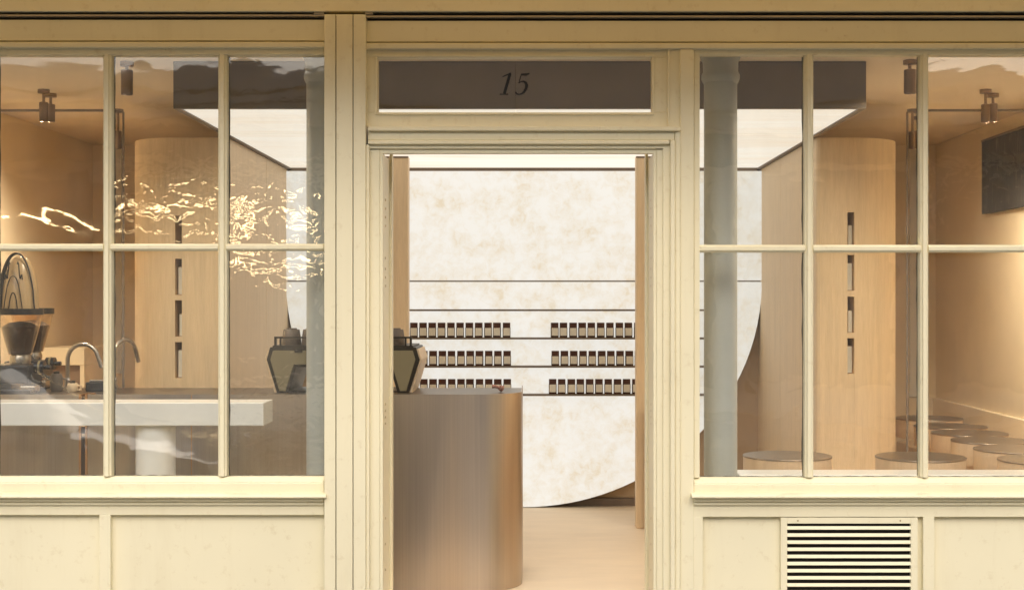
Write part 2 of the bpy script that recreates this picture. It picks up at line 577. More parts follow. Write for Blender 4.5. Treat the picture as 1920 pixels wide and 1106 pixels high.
# ------------------------------------------------------------------ interior shell
XL, XR, YB = -3.47, 3.17, YS(4.2)
XPL, XPR = PX(537, YS(3.98)), PX(1428, YS(3.98))
YP = YS(3.98)
CZ, LZ = 2.776, PZ(204, YS(2.73))          # ceiling, underside of the light box
tag(MB().box(XL - .3, -.02, -.14, XR + .3, YB + .4, 0).build('floor', M['floor']), kind='structure')
tag(MB().box(XL - .3, .03, CZ, XR + .3, YB + .4, CZ + .15).build('ceiling', M['ceiling']), kind='structure')
tag(MB().box(XL - .25, .03, 0.001, XL, YB, CZ - .002).build('side_wall', M['plaster']), kind='structure')
tag(MB().box(XR, .03, 0.001, XR + .25, YB, CZ - .002).build('side_wall', M['plaster']), kind='structure')
tag(MB().box(XL - .25, YB + .002, 0.001, XR + .25, YB + .3, CZ - .002).build('back_wall', M['plaster']), kind='structure')
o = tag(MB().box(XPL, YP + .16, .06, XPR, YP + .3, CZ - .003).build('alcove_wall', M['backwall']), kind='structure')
MB().box(XPL, YP + .13, .001, XPR, YP + .159, .058).build('skirting', M['fascia'], o)

# ------------------------------------------------------------------ facade
G = 0.0                                  # glass plane
FX0, FX1 = PX(-450, 0), PX(2360, 0)

def band(mb, py0, py1, yf, yb, px0=None, px1=None):
    x0 = FX0 if px0 is None else PX(px0, yf)
    x1 = FX1 if px1 is None else PX(px1, yf)
    return mb.box(x0, yf, PZ(py1, yf), x1, yb, PZ(py0, yf))

hd = empty('shop_fascia', (0, 0, 2.8), 'cream painted timber fascia with awning slot running above windows and doorway', 'fascia')
band(MB(), -60, 22, -.075, .1).build('upper_board', M['cream'], hd, bevel=.004)
for a, b in ((-450, 609), (684, 2360)):
    d = 0 if a < 0 else 2
    band(MB(), 21.5, 29 + d, -.02, .1, a, b).build('awning_slot', M['slot'], hd)
    band(MB(), 27.5 + d, 31 + d, -.062, -.01, a, b).build('slot_rail', M['slotrail'], hd, bevel=.002)
    band(MB(), 31 + d, 37.5 + d, -.012, .1, a, b).build('shadow_gap', M['slot'], hd)
    band(MB(), 37.5 + d, 77 + d, -.045, .1, a, b).build('header_board', M['cream'], hd, bevel=.003)
    band(MB(), 79 + d, 90 + d, -.058, .1, a, b).build('bead_moulding', M['cream'], hd, bevel=.006, seg=3)
    band(MB(), 76.5 + d, 79.5 + d, -.03, .09, a, b).build('bead_groove', M['cream'], hd)
for a, b in ((588, 608), (684, 699)):
    MB().prect(a, 21, b, 28, -.066, -.02).build('end_plate', M['plate'], hd, bevel=.002)

aw = empty('awning', (0, -.1, 2.97), 'buff canvas awning rolled out above the shopfront, shading its top', 'awning')
cv = MB()
q = [cv.bm.verts.new(p) for p in ((FX0, -.08, 2.955), (FX1, -.08, 2.955), (FX1, -1.02, 2.905), (FX0, -1.02, 2.905))]
cv.bm.faces.new(q)
cv.build('canvas', M['awn'], aw)
MB().box(FX0, -1.06, 2.875, FX1, -1.022, 2.93).build('front_bar', M['cream'], aw, bevel=.004)
# storeys above the shop, out of the picture
hb = empty('shop_building', (0, .12, 2.97), 'upper storey of the shop building above the cream fascia', 'building')
MB().box(FX0 - .6, .0, 2.97, FX1 + .6, YB + .6, 7.5).build('wall', M['stone'], hb)
for a, b in ((FX0 - .6, FX0), (FX1, FX1 + .6)):
    MB().box(a, -.06, -.16, b, .4, 2.968).build('pier', M['stone'], hb, bevel=.01)

# pilaster
pl = empty('pilaster', (PX(647, 0), 0, -.16), 'cream timber pilaster of three boards between window and doorway', 'pilaster')
for a, b, yf in ((608, 629, -.085), (630.6, 661, -.088), (662.6, 685.5, -.085)):
    MB().box(PX(a, yf), yf, -.16, PX(b, yf), .06, PZ(27.5, yf)).build('board', M['cream'], pl, bevel=.0015)
MB().box(PX(610, -.08), -.07, -.155, PX(684, -.08), .05, PZ(30, -.08)).build('backing', M['dark_fill'], pl)


def jag(mb, x0, x1, z0, z1, y, amp, rnd):        # a thin ragged dark strip, drawn for reflection in the bar sides
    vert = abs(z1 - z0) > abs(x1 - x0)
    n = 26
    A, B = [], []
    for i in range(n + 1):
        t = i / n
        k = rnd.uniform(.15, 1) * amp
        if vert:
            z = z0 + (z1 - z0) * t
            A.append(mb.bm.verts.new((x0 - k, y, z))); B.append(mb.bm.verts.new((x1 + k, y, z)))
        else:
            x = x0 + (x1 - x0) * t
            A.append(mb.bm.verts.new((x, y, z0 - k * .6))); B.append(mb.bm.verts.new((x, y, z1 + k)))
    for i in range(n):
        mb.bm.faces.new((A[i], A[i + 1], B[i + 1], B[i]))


def shop_window(name, label, edges, top, bar0, bar1, bot, left_end, right_end, wavy, hd_off):
    e = empty(name, (PX((edges[0][0] + edges[-1][1]) / 2, 0), 0, PZ(bot, 0)), label, 'window', 'shop windows beside the doorway')
    rnd = random.Random(len(edges) + int(top))
    yf = -.034
    xa, xb = left_end, right_end
    # head and bottom rails, end stiles
    MB().prect(xa, 90 + hd_off, xb, top, yf, .03).build('head_rail', M['cream'], e, bevel=.004)
    zt0, zb0 = PZ(bot - .5, 0), PZ(bot + 13, yf)
    MB().prism([(.03, zt0), (yf + .016, zt0), (yf - .006, zb0 + .008), (yf - .006, zb0), (.03, zb0)], 'x', PX(xa, yf), PX(xb, yf)).build('glazing_bead', M['cream'], e, bevel=.002)
    MB().prect(xa, bot + 12.6, xb, 926, yf - .012, .03).build('bottom_rail', M['cream'], e, bevel=.003)
    zt0, zb0 = PZ(922.5, -.05), PZ(933.5, -.105)
    MB().prism([(.02, zt0), (-.05, zt0), (-.095, zb0 + .016), (-.105, zb0 + .009), (-.105, zb0), (.02, zb0)], 'x', PX(xa - 4, -.1), PX(xb + 4, -.1)).build('sill', M['cream'], e, bevel=.003, seg=2)
    MB().prect(xa, 933, xb, 940, -.078, .02).build('sill_moulding', M['cream'], e, bevel=.004)
    MB().prect(xa, 940, xb, 947, -.062, .02).build('sill_moulding', M['cream'], e, bevel=.004)
    for a, b in ((xa, edges[0][0]), (edges[-1][1], xb)):
        if b - a > 1.5:
            MB().prect(a, top - .5, b, bot + .5, yf, .03).build('stile', M['cream'], e, bevel=.003)
    for i, (a, b) in enumerate(edges):
        if i + 1 < len(edges):
            c = edges[i + 1][0]
            x0, x1, xm = PX(b, yf), PX(c, yf), PX((b + c) / 2, yf)
            hw = (x1 - x0) / 2
            z0, z1 = PZ(bot - .2, yf), PZ(top - 1, yf)
            MB().prism([(xm - hw * .45, yf), (xm + hw * .45, yf), (xm + hw * .62, yf + .008), (xm + hw, yf + .014), (xm + hw, .025), (xm - hw, .025), (xm - hw, yf + .014), (xm - hw * .62, yf + .008)], 'z', z0, z1).build('glazing_bar', M['cream'], e)
            pm = MB(); jag(pm, x0 - .001, x1 + .001, z0, z1, .0275, .0055, rnd); pm.build('dark_reflection_line', M['dark_fill'], e)  # dark strip painting in the reflection along the bar sides
        # horizontal bar between the uprights
        x0, x1 = PX(a, yf) - .001, PX(b, yf) + .001
        z0, z1 = PZ(bar1, yf), PZ(bar0, yf)
        zm, hh = (z0 + z1) / 2, (z1 - z0) / 2
        MB().prism([(yf + .002, zm - hh * .45), (yf + .002, zm + hh * .45), (yf + .012, zm + hh), (.0245, zm + hh), (.0245, zm - hh), (yf + .012, zm - hh)], 'x', x0, x1).build('glazing_bar', M['cream'], e)
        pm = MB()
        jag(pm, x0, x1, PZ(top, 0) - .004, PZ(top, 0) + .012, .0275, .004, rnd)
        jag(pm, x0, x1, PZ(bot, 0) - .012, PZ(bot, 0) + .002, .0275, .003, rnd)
        pm.build('dark_reflection_line', M['dark_fill'], e)
        for r, (t0, t1) in enumerate(((top, bar0), (bar1, bot))):
            g = MB()
            tx, tz = rnd.uniform(-.0012, .0012), rnd.uniform(-.0012, .0012)
            X0, X1, Z0, Z1 = PX(a, 0) - .004, PX(b, 0) + .004, PZ(t1, 0) - .004, PZ(t0, 0) + .004
            v = [g.bm.verts.new(p) for p in ((X0, .004 + tx + tz, Z0), (X1, .004 - tx + tz, Z0), (X1, .004 - tx - tz, Z1), (X0, .004 + tx - tz, Z1),
                                             (X0, .0085 + tx + tz, Z0), (X1, .0085 - tx + tz, Z0), (X1, .0085 - tx - tz, Z1), (X0, .0085 + tx - tz, Z1))]
            for f in ((0, 1, 2, 3), (7, 6, 5, 4), (0, 4, 5, 1), (1, 5, 6, 2), (2, 6, 7, 3), (3, 7, 4, 0)):
                g.bm.faces.new([v[k] for k in f])
            g.build('pane', M['glass_wavy'] if (i, r) in wavy else M['glass'], e)
    return e

LE = [(-442, -240), (-226, -24), (-10, 192), (207, 408), (424, 606)]
RE = [(1312, 1510), (1526, 1727), (1742, 1944), (1959, 2160), (2175, 2350)]
shop_window('shop_window', 'cream multi-paned shop window with golden glints, showing the coffee bar', LE, 103, 457, 470, 893, -450, 607.5, {(3, 0), (4, 0), (4, 1)}, 0)
shop_window('shop_window', 'cream multi-paned shop window showing round tables, above the louvred vent', RE, 103, 459, 473, 895, 1301, 2360, {(2, 0)}, 2)


def stall_riser(label, xa, xb, stiles, railtop):
    e = empty('stall_riser', (PX((xa + xb) / 2, 0), 0, -.16), label, 'panelling', 'panelled risers under the windows')
    MB().prect(xa, 946.5, xb, railtop, -.05, .03).build('top_rail', M['cream'], e, bevel=.002)
    for a, b in stiles:
        yf = -.05
        MB().box(PX(a, yf), yf, -.1, PX(b, yf), .03, PZ(railtop - .4, yf)).build('stile', M['cream'], e, bevel=.002)
    MB().box(PX(xa, -.05), -.056, -.16, PX(xb, -.05), .03, -.098).build('plinth', M['cream'], e, bevel=.003)
    ed = [xa] + [v for s in stiles for v in s] + [xb]
    for k in range(0, len(ed), 2):
        a, b = ed[k], ed[k + 1]
        if b - a > 4:
            MB().box(PX(a, -.05) - .004, -.022, -.1, PX(b, -.05) + .004, .028, PZ(railtop - 2, -.05)).build('panel', M['cream'], e)
    return e

stall_riser('cream panelled riser beneath the coffee bar window', -450, 607.5, [(-240, -220), (186, 207)], 965)
stall_riser('cream panelled riser with louvred vent let into it', 1299, 2360, [(1299, 1318), (1731, 1752), (2160, 2182)], 968.5)

# louvred vent
vt = empty('vent_grille', (PX(1592, 0), 0, .1), 'cream louvred vent grille with horizontal slats below the table window', 'vent')
yv = -.046
zt, zb = PZ(969.5, yv), PZ(1196, yv)
MB().box(PX(1464, yv), yv, zb, PX(1476, yv), -.02, zt).box(PX(1708, yv), yv, zb, PX(1721, yv), -.02, zt) \
    .box(PX(1476, yv), yv, PZ(981, yv), PX(1708, yv), -.02, zt).box(PX(1476, yv), yv, zb, PX(1708, yv), -.02, PZ(1182, yv)).build('frame', M['cream'], vt, bevel=.0015)
MB().box(PX(1474, yv), -.0262, zb + .01, PX(1710, yv), -.0232, zt - .01).build('backing', M['void'], vt)
k = 0
py = 984.0
while py < 1180:
    zc = PZ(py + 4.5, yv)
    MB().prism([(-.0475, zc - .0075), (-.0465, zc - .0095), (-.041, zc - .0095), (-.038, zc + .0055), (-.0425, zc + .0060)], 'x', PX(1476.3, yv), PX(1707.7, yv)).build('slat', M['cream'], vt)
    py += 13.35
sm = MB()
for px in (1496, 1688):
    sm.lathe([(.004, 0), (.004, .001)], 0, 0, 8)
    for v in sm.bm.verts[-16:] if False else []: pass
sm.bm.free()
for px in (1496, 1688):
    x, z = PX(px, yv), PZ(975.5, yv)
    MB().prism([(x + .004 * math.cos(a * math.pi / 4), z + .004 * math.sin(a * math.pi / 4)) for a in range(8)], 'y', yv - .0015, yv + .002).build('screw', M['screw'], vt)

# ------------------------------------------------------------------ door surround and transom
ds = empty('door_surround', (PX(970, 0), 0, -.16), 'cream moulded door surround with glazed transom numbered 15 over open doorway', 'door frame')
FB = -.16
# uprights (front plane -.05) and jamb reveals
yf = -.05
MB().box(PX(686, yf), yf, FB, PX(712, yf), .16, PZ(281, yf)).build('architrave', M['cream'], ds, bevel=.003)
MB().box(PX(686, -.075), -.075, FB, PX(692.5, -.075), -.049, PZ(271, -.075)).build('architrave_bead', M['cream'], ds, bevel=.004, seg=3)
MB().box(PX(1231, yf), yf, FB, PX(1258, yf), .16, PZ(281, yf)).build('architrave', M['cream'], ds, bevel=.003)
MB().box(PX(1243, -.062), -.062, FB, PX(1258, -.062), -.049, PZ(271, -.062)).build('architrave_bead', M['cream'], ds, bevel=.004, seg=3)
MB().box(PX(1257, -.085), -.085, FB, PX(1266, -.085), .1, PZ(262, -.085)).build('architrave_bead', M['cream'], ds, bevel=.006, seg=3)
MB().box(PX(1265.5, -.07), -.07, FB, PX(1276, -.07), .1, PZ(245, -.07)).build('architrave_bead', M['cream'], ds, bevel=.006, seg=3)
MB().box(PX(1275.5, -.055), -.055, FB, PX(1301, -.055), .1, PZ(93, -.055)).build('post', M['cream'], ds, bevel=.003)
MB().box(PX(1255, -.04), -.04, PZ(238, -.04), PX(1276, -.04), .1, PZ(93, -.04)).build('post', M['cream'], ds, bevel=.003)
MB().box(PX(1252, -.05), -.05, PZ(238, -.05), PX(1256, -.05), .1, PZ(93, -.05)).build('architrave_bead', M['cream'], ds, bevel=.004)
for s, x in ((1, PX(712, yf)), (-1, PX(1231, yf))):
    jx = MB()
    jx.box(min(x, x + s * .014), -.045, FB, max(x, x + s * .014), .29, PZ(288, -.045))
    jx.build('jamb', M['cream'], ds, bevel=.002)
    js = MB()
    for z in (.30, .42, .54, .98, 1.01, 1.04, 1.07, 1.62, 1.66, 1.70, 1.75, 1.90, 1.94, 1.98, 2.02):
        xx = x + s * .0142
        p = [(.06 + .006 * math.cos(a * math.pi / 4), z + .006 * math.sin(a * math.pi / 4)) for a in range(8)]
        js.prism(p, 'x', xx - .002, xx + s * .0025)
    tag(js.build('screw_row', M['screw'], ds), kind='stuff')
    MB().box(min(x + s * .014, x + s * .026), .25, FB, max(x + s * .014, x + s * .026), .31, PZ(287, .25)).build('door_stop', M['cream'], ds, bevel=.002)
# lintel mouldings
yl = -.05
MB().box(PX(711, yf), -.045, PZ(288.5, -.045), PX(1232, yf), -.012, PZ(278, -.045)).build('lintel', M['cream'], ds, bevel=.003)
for a, b, x0, x1, y in ((270, 279, 690, 1245, -.062), (263, 270.5, 690, 1256, -.085), (245, 263.5, 690, 1265, -.066), (237, 245.5, 690, 1276, -.092)):
    MB().prect(x0, a, x1, b, y, .05).build('lintel_moulding', M['cream'], ds, bevel=.005, seg=3)
# transom
yt = -.032
tr = MB()
tr.prect(685.5, 211, 1255, 238, yt, .03)
tr.box(PX(685.5, yt), yt, PZ(211, yt), PX(708, yt), .03, PZ(108, yt))
tr.box(PX(1222, yt), yt, PZ(211, yt), PX(1255, yt), .03, PZ(108, yt))
tr.prect(685.5, 91, 1255, 108, yt, .03)
tf = tr.build('transom_frame', M['cream'], ds, bevel=.003)
bd_ = MB()
bd_.prect(703, 103, 1227, 107, yt - .007, -.02).prect(703, 212.5, 1227, 216, yt - .007, -.02).prect(703, 107, 707, 212.5, yt - .007, -.02).prect(1223, 107, 1227, 212.5, yt - .007, -.02)
bd_.build('glazing_bead', M['cream'], tf, bevel=.003)
for a, b in ((708, 966.4), (967.4, 1222)):
    MB().box(PX(a, 0) - .003 * (a < 800), .004, PZ(212, 0), PX(b, 0) + .003 * (b > 1000), .0085, PZ(107, 0)).build('pane', M['glass'], tf)

def stroke(mb, pts, y0, y1):                     # ribbon with a width at each point, in photo pixels
    L, Rr = [], []
    for i, (x, y, wd) in enumerate(pts):
        x0, y0_ = pts[max(i - 1, 0)][:2]
        x1, y1_ = pts[min(i + 1, len(pts) - 1)][:2]
        d = Vector((x1 - x0, y1_ - y0_)).normalized()
        nx, ny = -d.y, d.x
        L.append((PX(x + nx * wd / 2, 0), PZ(y + ny * wd / 2, 0)))
        Rr.append((PX(x - nx * wd / 2, 0), PZ(y - ny * wd / 2, 0)))
    for i in range(len(pts) - 1):
        mb.prism([L[i], L[i + 1], Rr[i + 1], Rr[i]], 'y', y0, y1)

yn0, yn1 = .0005, .003
n1 = MB()
stroke(n1, [(956.4, 138.5, 5.4), (945.6, 176.2, 5.4)], yn0, yn1)
stroke(n1, [(937.0, 177.2, 1.9), (953.0, 177.2, 1.9)], yn0 - .0002, yn1)
stroke(n1, [(941.6, 144.6, 1.6), (949, 141.5, 2.2), (957.8, 137.6, 2.4)], yn0 - .0004, yn1)
n1.build('numeral', M['num'], tf)
n5 = MB()
stroke(n5, [(977.0, 140.2, 3.4), (986, 140.4, 4.6), (992.8, 138.2, 2.0)], yn0, yn1)
stroke(n5, [(977.6, 139.6, 1.7), (972.6, 156.4, 1.6)], yn0 - .0002, yn1)
stroke(n5, [(972.6, 156.4, 1.2), (976.5, 153.6, 2.2), (981.5, 153.0, 3.2), (986.0, 155.8, 5.0), (987.6, 160.5, 5.8), (986.4, 166.5, 5.4), (982.6, 172.8, 4.2), (977.5, 176.6, 2.8), (972.5, 177.6, 2.2), (968.6, 176.4, 2.6), (966.6, 173.6, 3.4)], yn0 - .0004, yn1)
n5.build('numeral', M['num'], tf)

# ------------------------------------------------------------------ iron columns just inside the windows
def column(px, label):
    y = .30
    x = PX(px, y)
    e = empty('iron_column', (x, y, 0), label, 'column', 'iron columns behind the windows')
    r = .080
    MB().lathe([(r, 0), (r, 2.60)], x, y, 40).build('shaft', M['iron'], e, smooth=True)
    MB().lathe([(r + .004, 2.60), (r + .012, 2.62), (r + .012, 2.64), (r + .004, 2.655), (r + .006, 2.70), (r + .026, 2.745), (r + .028, 2.774)], x, y, 40).build('capital', M['iron'], e, smooth=True)
    return e
column(606, 'grey painted iron column half hidden behind the pilaster')
column(1351, 'grey painted iron column with flared capital standing clear inside the table window')

# ------------------------------------------------------------------ luminous ceiling box
YF = YS(2.73)
lc = empty('light_box', (0, YF, LZ), 'dropped ceiling box with taupe sides and glowing underside above the bar', 'ceiling light')
MB().box(XPL, YF, LZ, XPR, YF + .03, CZ - .002).build('fascia', M['fascia'], lc)
MB().box(XPL, YF + .031, LZ, XPL + .03, YP + .1, CZ - .002).build('side', M['fascia'], lc)
MB().box(XPR - .03, YF + .031, LZ, XPR, YP + .1, CZ - .002).build('side', M['fascia'], lc)
seams = [YF + .032, YS(3.166), YS(3.665), YP]
for a, b in zip(seams, seams[1:]):
    MB().box(XPL + .032, a + .006, LZ + .006, XPR - .032, b - .006, LZ + .03).build('light_panel', M['clight'], lc)
MB().box(XPL + .031, YF + .031, LZ + .031, XPR - .031, YP + .1, LZ + .04).build('tray', M['fascia'], lc)
MB().box(XPL + .032, YP + .002, LZ - .02, XPR - .032, YP + .06, LZ + .03).build('shadow_trim', M['fascia'], lc)

# ------------------------------------------------------------------ glowing wall with a rounded foot
lw_ = empty('light_wall', (PX(982, YP), YP, PZ(950, YP)), 'glowing mottled wall panel with rounded foot and dark shelves', 'light panel')
def half(py):
    return 445.5 if py <= 527 else 446 * math.sqrt(max(0, 1 - ((py - 527) / 423.0) ** 2))
def slab(p0, p1, n):
    pyv = [p0 + (p1 - p0) * (1 - (1 - i / n) ** 2) for i in range(n + 1)]
    L = [(PX(982.5 - half(p), YP), PZ(p, YP)) for p in pyv]
    Rr = [(PX(982.5 + half(p), YP), PZ(p, YP)) for p in pyv if half(p) > 1]
    return L + list(reversed(Rr))
MB().prism(slab(321, 525.6, 2), 'y', YP, YP + .05).build('upper_sheet', M['panel'], lw_)
MB().prism(slab(528.6, 949.9, 30), 'y', YP, YP + .05).build('lower_sheet', M['panel'], lw_)
MB().prism([(x * 1.0 + (x - PX(982.5, YP)) * .004, z - .004) for x, z in slab(320, 950, 30)], 'y', YP + .051, YP + .12).build('backing', M['shelf'], lw_)
shelf_py = (581, 634, 687, 740)
ysf = YP - .10
for p in shelf_py:
    yk = YP - (.012 if p == 581 else .10)
    MB().box(PX(640, YP), yk, PZ(p + 2.2, yk), PX(1330, YP), YP - .002, PZ(p - 1.2, yk)).build('shelf', M['shelf'], lw_)
for px in (766.5, 1199):
    MB().box(PX(px, YP) - .005, YP - .012, PZ(740, YP), PX(px, YP) + .005, YP - .001, PZ(321, YP)).build('upright', M['shelf'], lw_)

# jars
def make_jar():
    e = empty('jar', (0, 0, 0), 'x', 'jar', 'jars on the glowing wall shelves')
    wd, h = .0292, .109
    def rsq(a, r=.007):
        out = []
        for cx, cy2, s in ((a - r, a - r, 0), (-a + r, a - r, 90), (-a + r, -a + r, 180), (a - r, -a + r, 270)):
            for k in range(4):
                t = R(s + 30 * k)
                out.append((cx + r * math.cos(t), cy2 + r * math.sin(t)))
        return out
    MB().prism(rsq(wd), 'z', 0, .072).build('body', M['amber'], e, smooth=True)
    MB().prism(rsq(wd - .0015, .006), 'z', .0725, h).build('lid', M['lid'], e, smooth=True)
    MB().box(-wd + .0055, -wd - .0012, .013, wd - .0045, -wd + .004, .070).build('label', M['paperlabel'], e)
    return e
proto = make_jar()
names = ['first', 'second', 'third', 'fourth', 'fifth', 'sixth', 'seventh', 'eighth', 'ninth', 'tenth', 'eleventh', 'twelfth']
used = False
yj = YP - .052
for p, sh, lx, rx in ((634, 'top', 949.5, 1039.5), (687, 'middle', 951, 1041), (740, 'bottom', 951, 1036)):
    ys_ = YP - .10
    zsh = PZ(p - 1.2, ys_) + .0005
    for side, x0, dirn, n in (('coffee machine side', lx, -1, 11), ('side away from the coffee machine', rx, 1, 10)):
        for k in range(n):
            j = proto if not used else copy_tree(proto)
            used = True
            j.location = (PX(x0 + dirn * 17.35 * k, yj) + random.uniform(-.0012, .0012), yj + random.uniform(-.006, .006), zsh)
            j.rotation_euler.z = R(random.uniform(-4, 4))
            j['label'] = f'{names[k]} jar out from the central gap, {sh} row, {side}'

# ------------------------------------------------------------------ plywood walls flanking the alcove
YW = YS(3.207)
def wood_wall(sgn, xin, px_a, px_b, slots, label):
    # px_a..px_b: niche column; outer rounded corner beyond px_b
    e = empty('wood_wall', (xin, YW, 0), label, 'wall', 'plywood walls beside the glowing alcove')
    xa, xb = PX(px_a, YW), PX(px_b, YW)
    Rr = .32
    lo = lambda a, b: (min(a, b), max(a, b))
    x0, x1 = lo(xin, xa)
    ys = YS(3.68)
    # front panel turning into the alcove side, in two lengths with a seam
    pr = [(xin, ys - .003), (xin, YW + .02), (xin + sgn * .006, YW + .006), (xin + sgn * .02, YW), (xa, YW), (xa, YW + .2), (xin + sgn * .06, YW + .2), (xin + sgn * .06, ys - .003)]
    MB().prism(pr, 'z', .002, LZ - .004).build('panel', M['ply'], e)
    MB().box(*lo(xin, xin + sgn * .06)[:1], ys + .003, .002, lo(xin, xin + sgn * .06)[1], YP + .28, LZ - .004).build('panel', M['ply'], e)
    # rounded outer corner and flank
    cx, cyy = xb, YW + Rr
    arc = [(cx + sgn * Rr * math.sin(t), cyy - Rr * math.cos(t)) for t in [math.pi / 2 * i / 14 for i in range(15)]]
    pr = [(xb, YW + .2)] + [(xb, YW)] + arc[1:] + [(cx + sgn * Rr, YB - .01), (cx + sgn * (Rr - .1), YB - .01), (cx + sgn * (Rr - .1), YW + .3)]
    MB().prism(pr, 'z', .002, LZ - .004).build('rounded_panel', M['ply'], e, smooth=True)
    # niche column
    nx0, nx1 = lo(xa, xb)
    zz = [LZ - .004]
    for a, b in slots: zz += [PZ(a, YW), PZ(b, YW)]
    zz.append(.002)
    for k in range(0, len(zz), 2):
        MB().box(nx0 + .0005, YW + .001, zz[k + 1], nx1 - .0005, YW + .2, zz[k]).build('niche_rail', M['ply'], e)
    MB().box(nx0 + .001, YW + .201, .3, nx1 - .001, YW + .21, LZ - .1).build('niche_back', M['nichewood'], e)
    MB().box(min(xin + sgn*.08, xb), YW + .22, LZ - .04, max(xin + sgn*.08, xb + sgn*.1), YB, LZ - .006).build('top_board', M['ply'], e)
    return e, nx0, nx1
SR = [(398, 460), (478, 545), (556, 624), (634, 701)]
SL = [(404, 468), (485, 553), (563, 631), (641, 709)]
_, r0, r1 = wood_wall(1, XPR, 1589, 1602, SR, 'tall plywood wall with rounded corner and slot niches, beyond the round tables')
_, l0, l1 = wood_wall(-1, XPL, 341, 328, SL, 'tall plywood wall with rounded corner and slot niches, behind the coffee bar')
ordn = ['topmost', 'second highest', 'third highest', 'lowest']
for (a, b), sl, where in (((r0, r1), SR, 'wall by the round tables'), ((l0, l1), SL, 'wall behind the coffee bar')):
    for k, (t, bt) in enumerate(sl):
        if where.startswith('wall behind') and k == 0: continue
        yb_ = YW + .05
        z0 = PZ(bt, YW) + .0005
        h = (PZ(t, YW) - z0) * (.62 if k % 2 == 0 else .78)
        wd = (b - a) * (.8 if k % 2 else .62)
        bk = MB()
        bk.box(b - wd - .002, yb_, z0, b - .002, yb_ + .13, z0 + h)
        o = bk.build('book', M['skin'] if k % 2 else M['bookp'], bevel=.002)
        tag(o, f'slim {"reddish" if k % 2 else "buff"} book in the {ordn[k]} slot niche, {where}', 'book', 'books in the slot niches')
        MB().box(b - wd, yb_ - .0006, z0 + .004, b - .004, yb_ + .128, z0 + h - .003).build('pages', M['paperlabel'], o)

# bulkheads over the side bays with thin dark portal frames
YH = YS(3.2)
for xpost, xw, lab in ((PX(1703, YH), XR, 'thin dark portal frame round the opening to the round tables'), (PX(229, YH), XL, 'thin dark portal frame at the far end of the coffee bar')):
    s = 1 if xw > 0 else -1
    zt = PZ(207, YH)
    a, b = min(xpost, xw), max(xpost, xw)
    e = empty('portal_frame', (xpost, YH, 0), lab, 'door frame', 'portal frames to the side bays')
    MB().box(a, YH + .015, zt - .006, b, YH + .028, zt + .008).build('header', M['fascia'], e)
    MB().box(xpost - .005, YH + .018, .001, xpost + .005, YH + .03, zt - .007).build('post', M['fascia'], e)

# pale pilaster strips on the rear walls of the side bays
for p0, p1, t, bt, lab in ((1706, 1722, 212, 744, 'pale upright strip on the rear wall behind the tables'), (209, 228, 212, 700, 'pale upright strip on the rear wall behind the taps')):
    o = MB().prect(p0, t, p1, bt, YB - .03, YB - .001).build('wall_strip', M['white'], bevel=.004)
    tag(o, lab, 'trim', 'pale strips on the rear walls')

# ------------------------------------------------------------------ pillars in front of the glowing wall
YQ = YS(3.635)
for p0, p1, lab in ((683, 765, 'plain plywood pillar rising behind the coffee machine'), (1193, 1276, 'plain plywood pillar standing on the open floor')):
    e = empty('pillar', (PX((p0 + p1) / 2, YQ), YQ, 0), lab, 'pillar', 'plywood pillars before the glowing wall')
    MB().box(PX(p0, YQ), YQ, .001, PX(p1, YQ), YQ + .12, LZ - .002).build('shaft', M['ply'], e, bevel=.003)
    MB().box(PX(p0, YQ) - .002, YQ - .004, LZ - .012, PX(p1, YQ) + .002, YQ + .02, LZ - .0005).build('shadow_trim', M['fascia'], e)
yq = YS(3.59)
o = empty('low_panel', (PX(1255, yq), yq, 0), 'waist high plywood panel with dark edge beside the pillar on open floor', 'partition')
MB().box(PX(1214, yq), yq, .001, PX(1300, yq), yq + .03, .85).build('board', M['plydark'], o, bevel=.002)
MB().box(PX(1213, yq), yq - .003, .001, PX(1214, yq) + .0, yq + .033, .853).build('edge_strip', M['fascia'], o)

# ------------------------------------------------------------------ bar counter
YC, CH = YS(2.84), 1.053
ct = empty('bar_counter', (-1.6, YC, 0), 'long bronze metal bar counter with rounded end in the doorway', 'counter')
xe = PX(979, YS(2.92))
rc = .25
dep = .78
def arcpts(cx, cyy, r, a0, a1, n):
    return [(cx + r * math.cos(R(a0 + (a1 - a0) * i / n)), cyy + r * math.sin(R(a0 + (a1 - a0) * i / n))) for i in range(n + 1)]
end = arcpts(xe - rc, YC + rc, rc, -90, 0, 16) + [(xe, YC + dep)]
inner = arcpts(xe - rc, YC + rc, rc - .006, -90, 0, 16) + [(xe - .006, YC + dep)]
x_seam = PX(360, YC)
MB().prism([(x_seam, YC)] + end + list(reversed(inner)) + [(x_seam, YC + .006)], 'z', .003, CH).build('rounded_front', M['bronze'], ct, smooth=True)
nxa, nxb = PX(148, YC), PX(164, YC)
MB().box(nxb + .001, YC, .003, x_seam - .006, YC + .006, CH).build('front_panel', M['bronze'], ct)
MB().box(XL + .01, YC, .003, nxa - .001, YC + .006, CH).build('front_panel', M['bronze'], ct)
MB().box(x_seam - .005, YC - .002, .003, x_seam - .001, YC + .006, CH - .002).build('copper_seam', M['copper'], ct)
nf = MB()
nf.box(nxa, YC - .003, .003, nxa + .012, YC + .14, CH).box(nxb - .012, YC - .003, .003, nxb, YC + .14, CH)
nf.build('niche_frame', M['copper'], ct)
MB().box(nxa + .012, YC + .12, .003, nxb - .012, YC + .135, CH - .001).build('niche_back', M['nichewood'], ct)
for z in (.47, .83, .88, .95):
    MB().box(nxa + .0125, YC + .006, z, nxb - .0125, YC + .119, z + .012).build('niche_shelf', M['ply'], ct)
top = [(XL + .01, YC + .0065)] + [(xe - rc, YC + .0065)] + inner[1:] + [(XL + .01, YC + dep)]
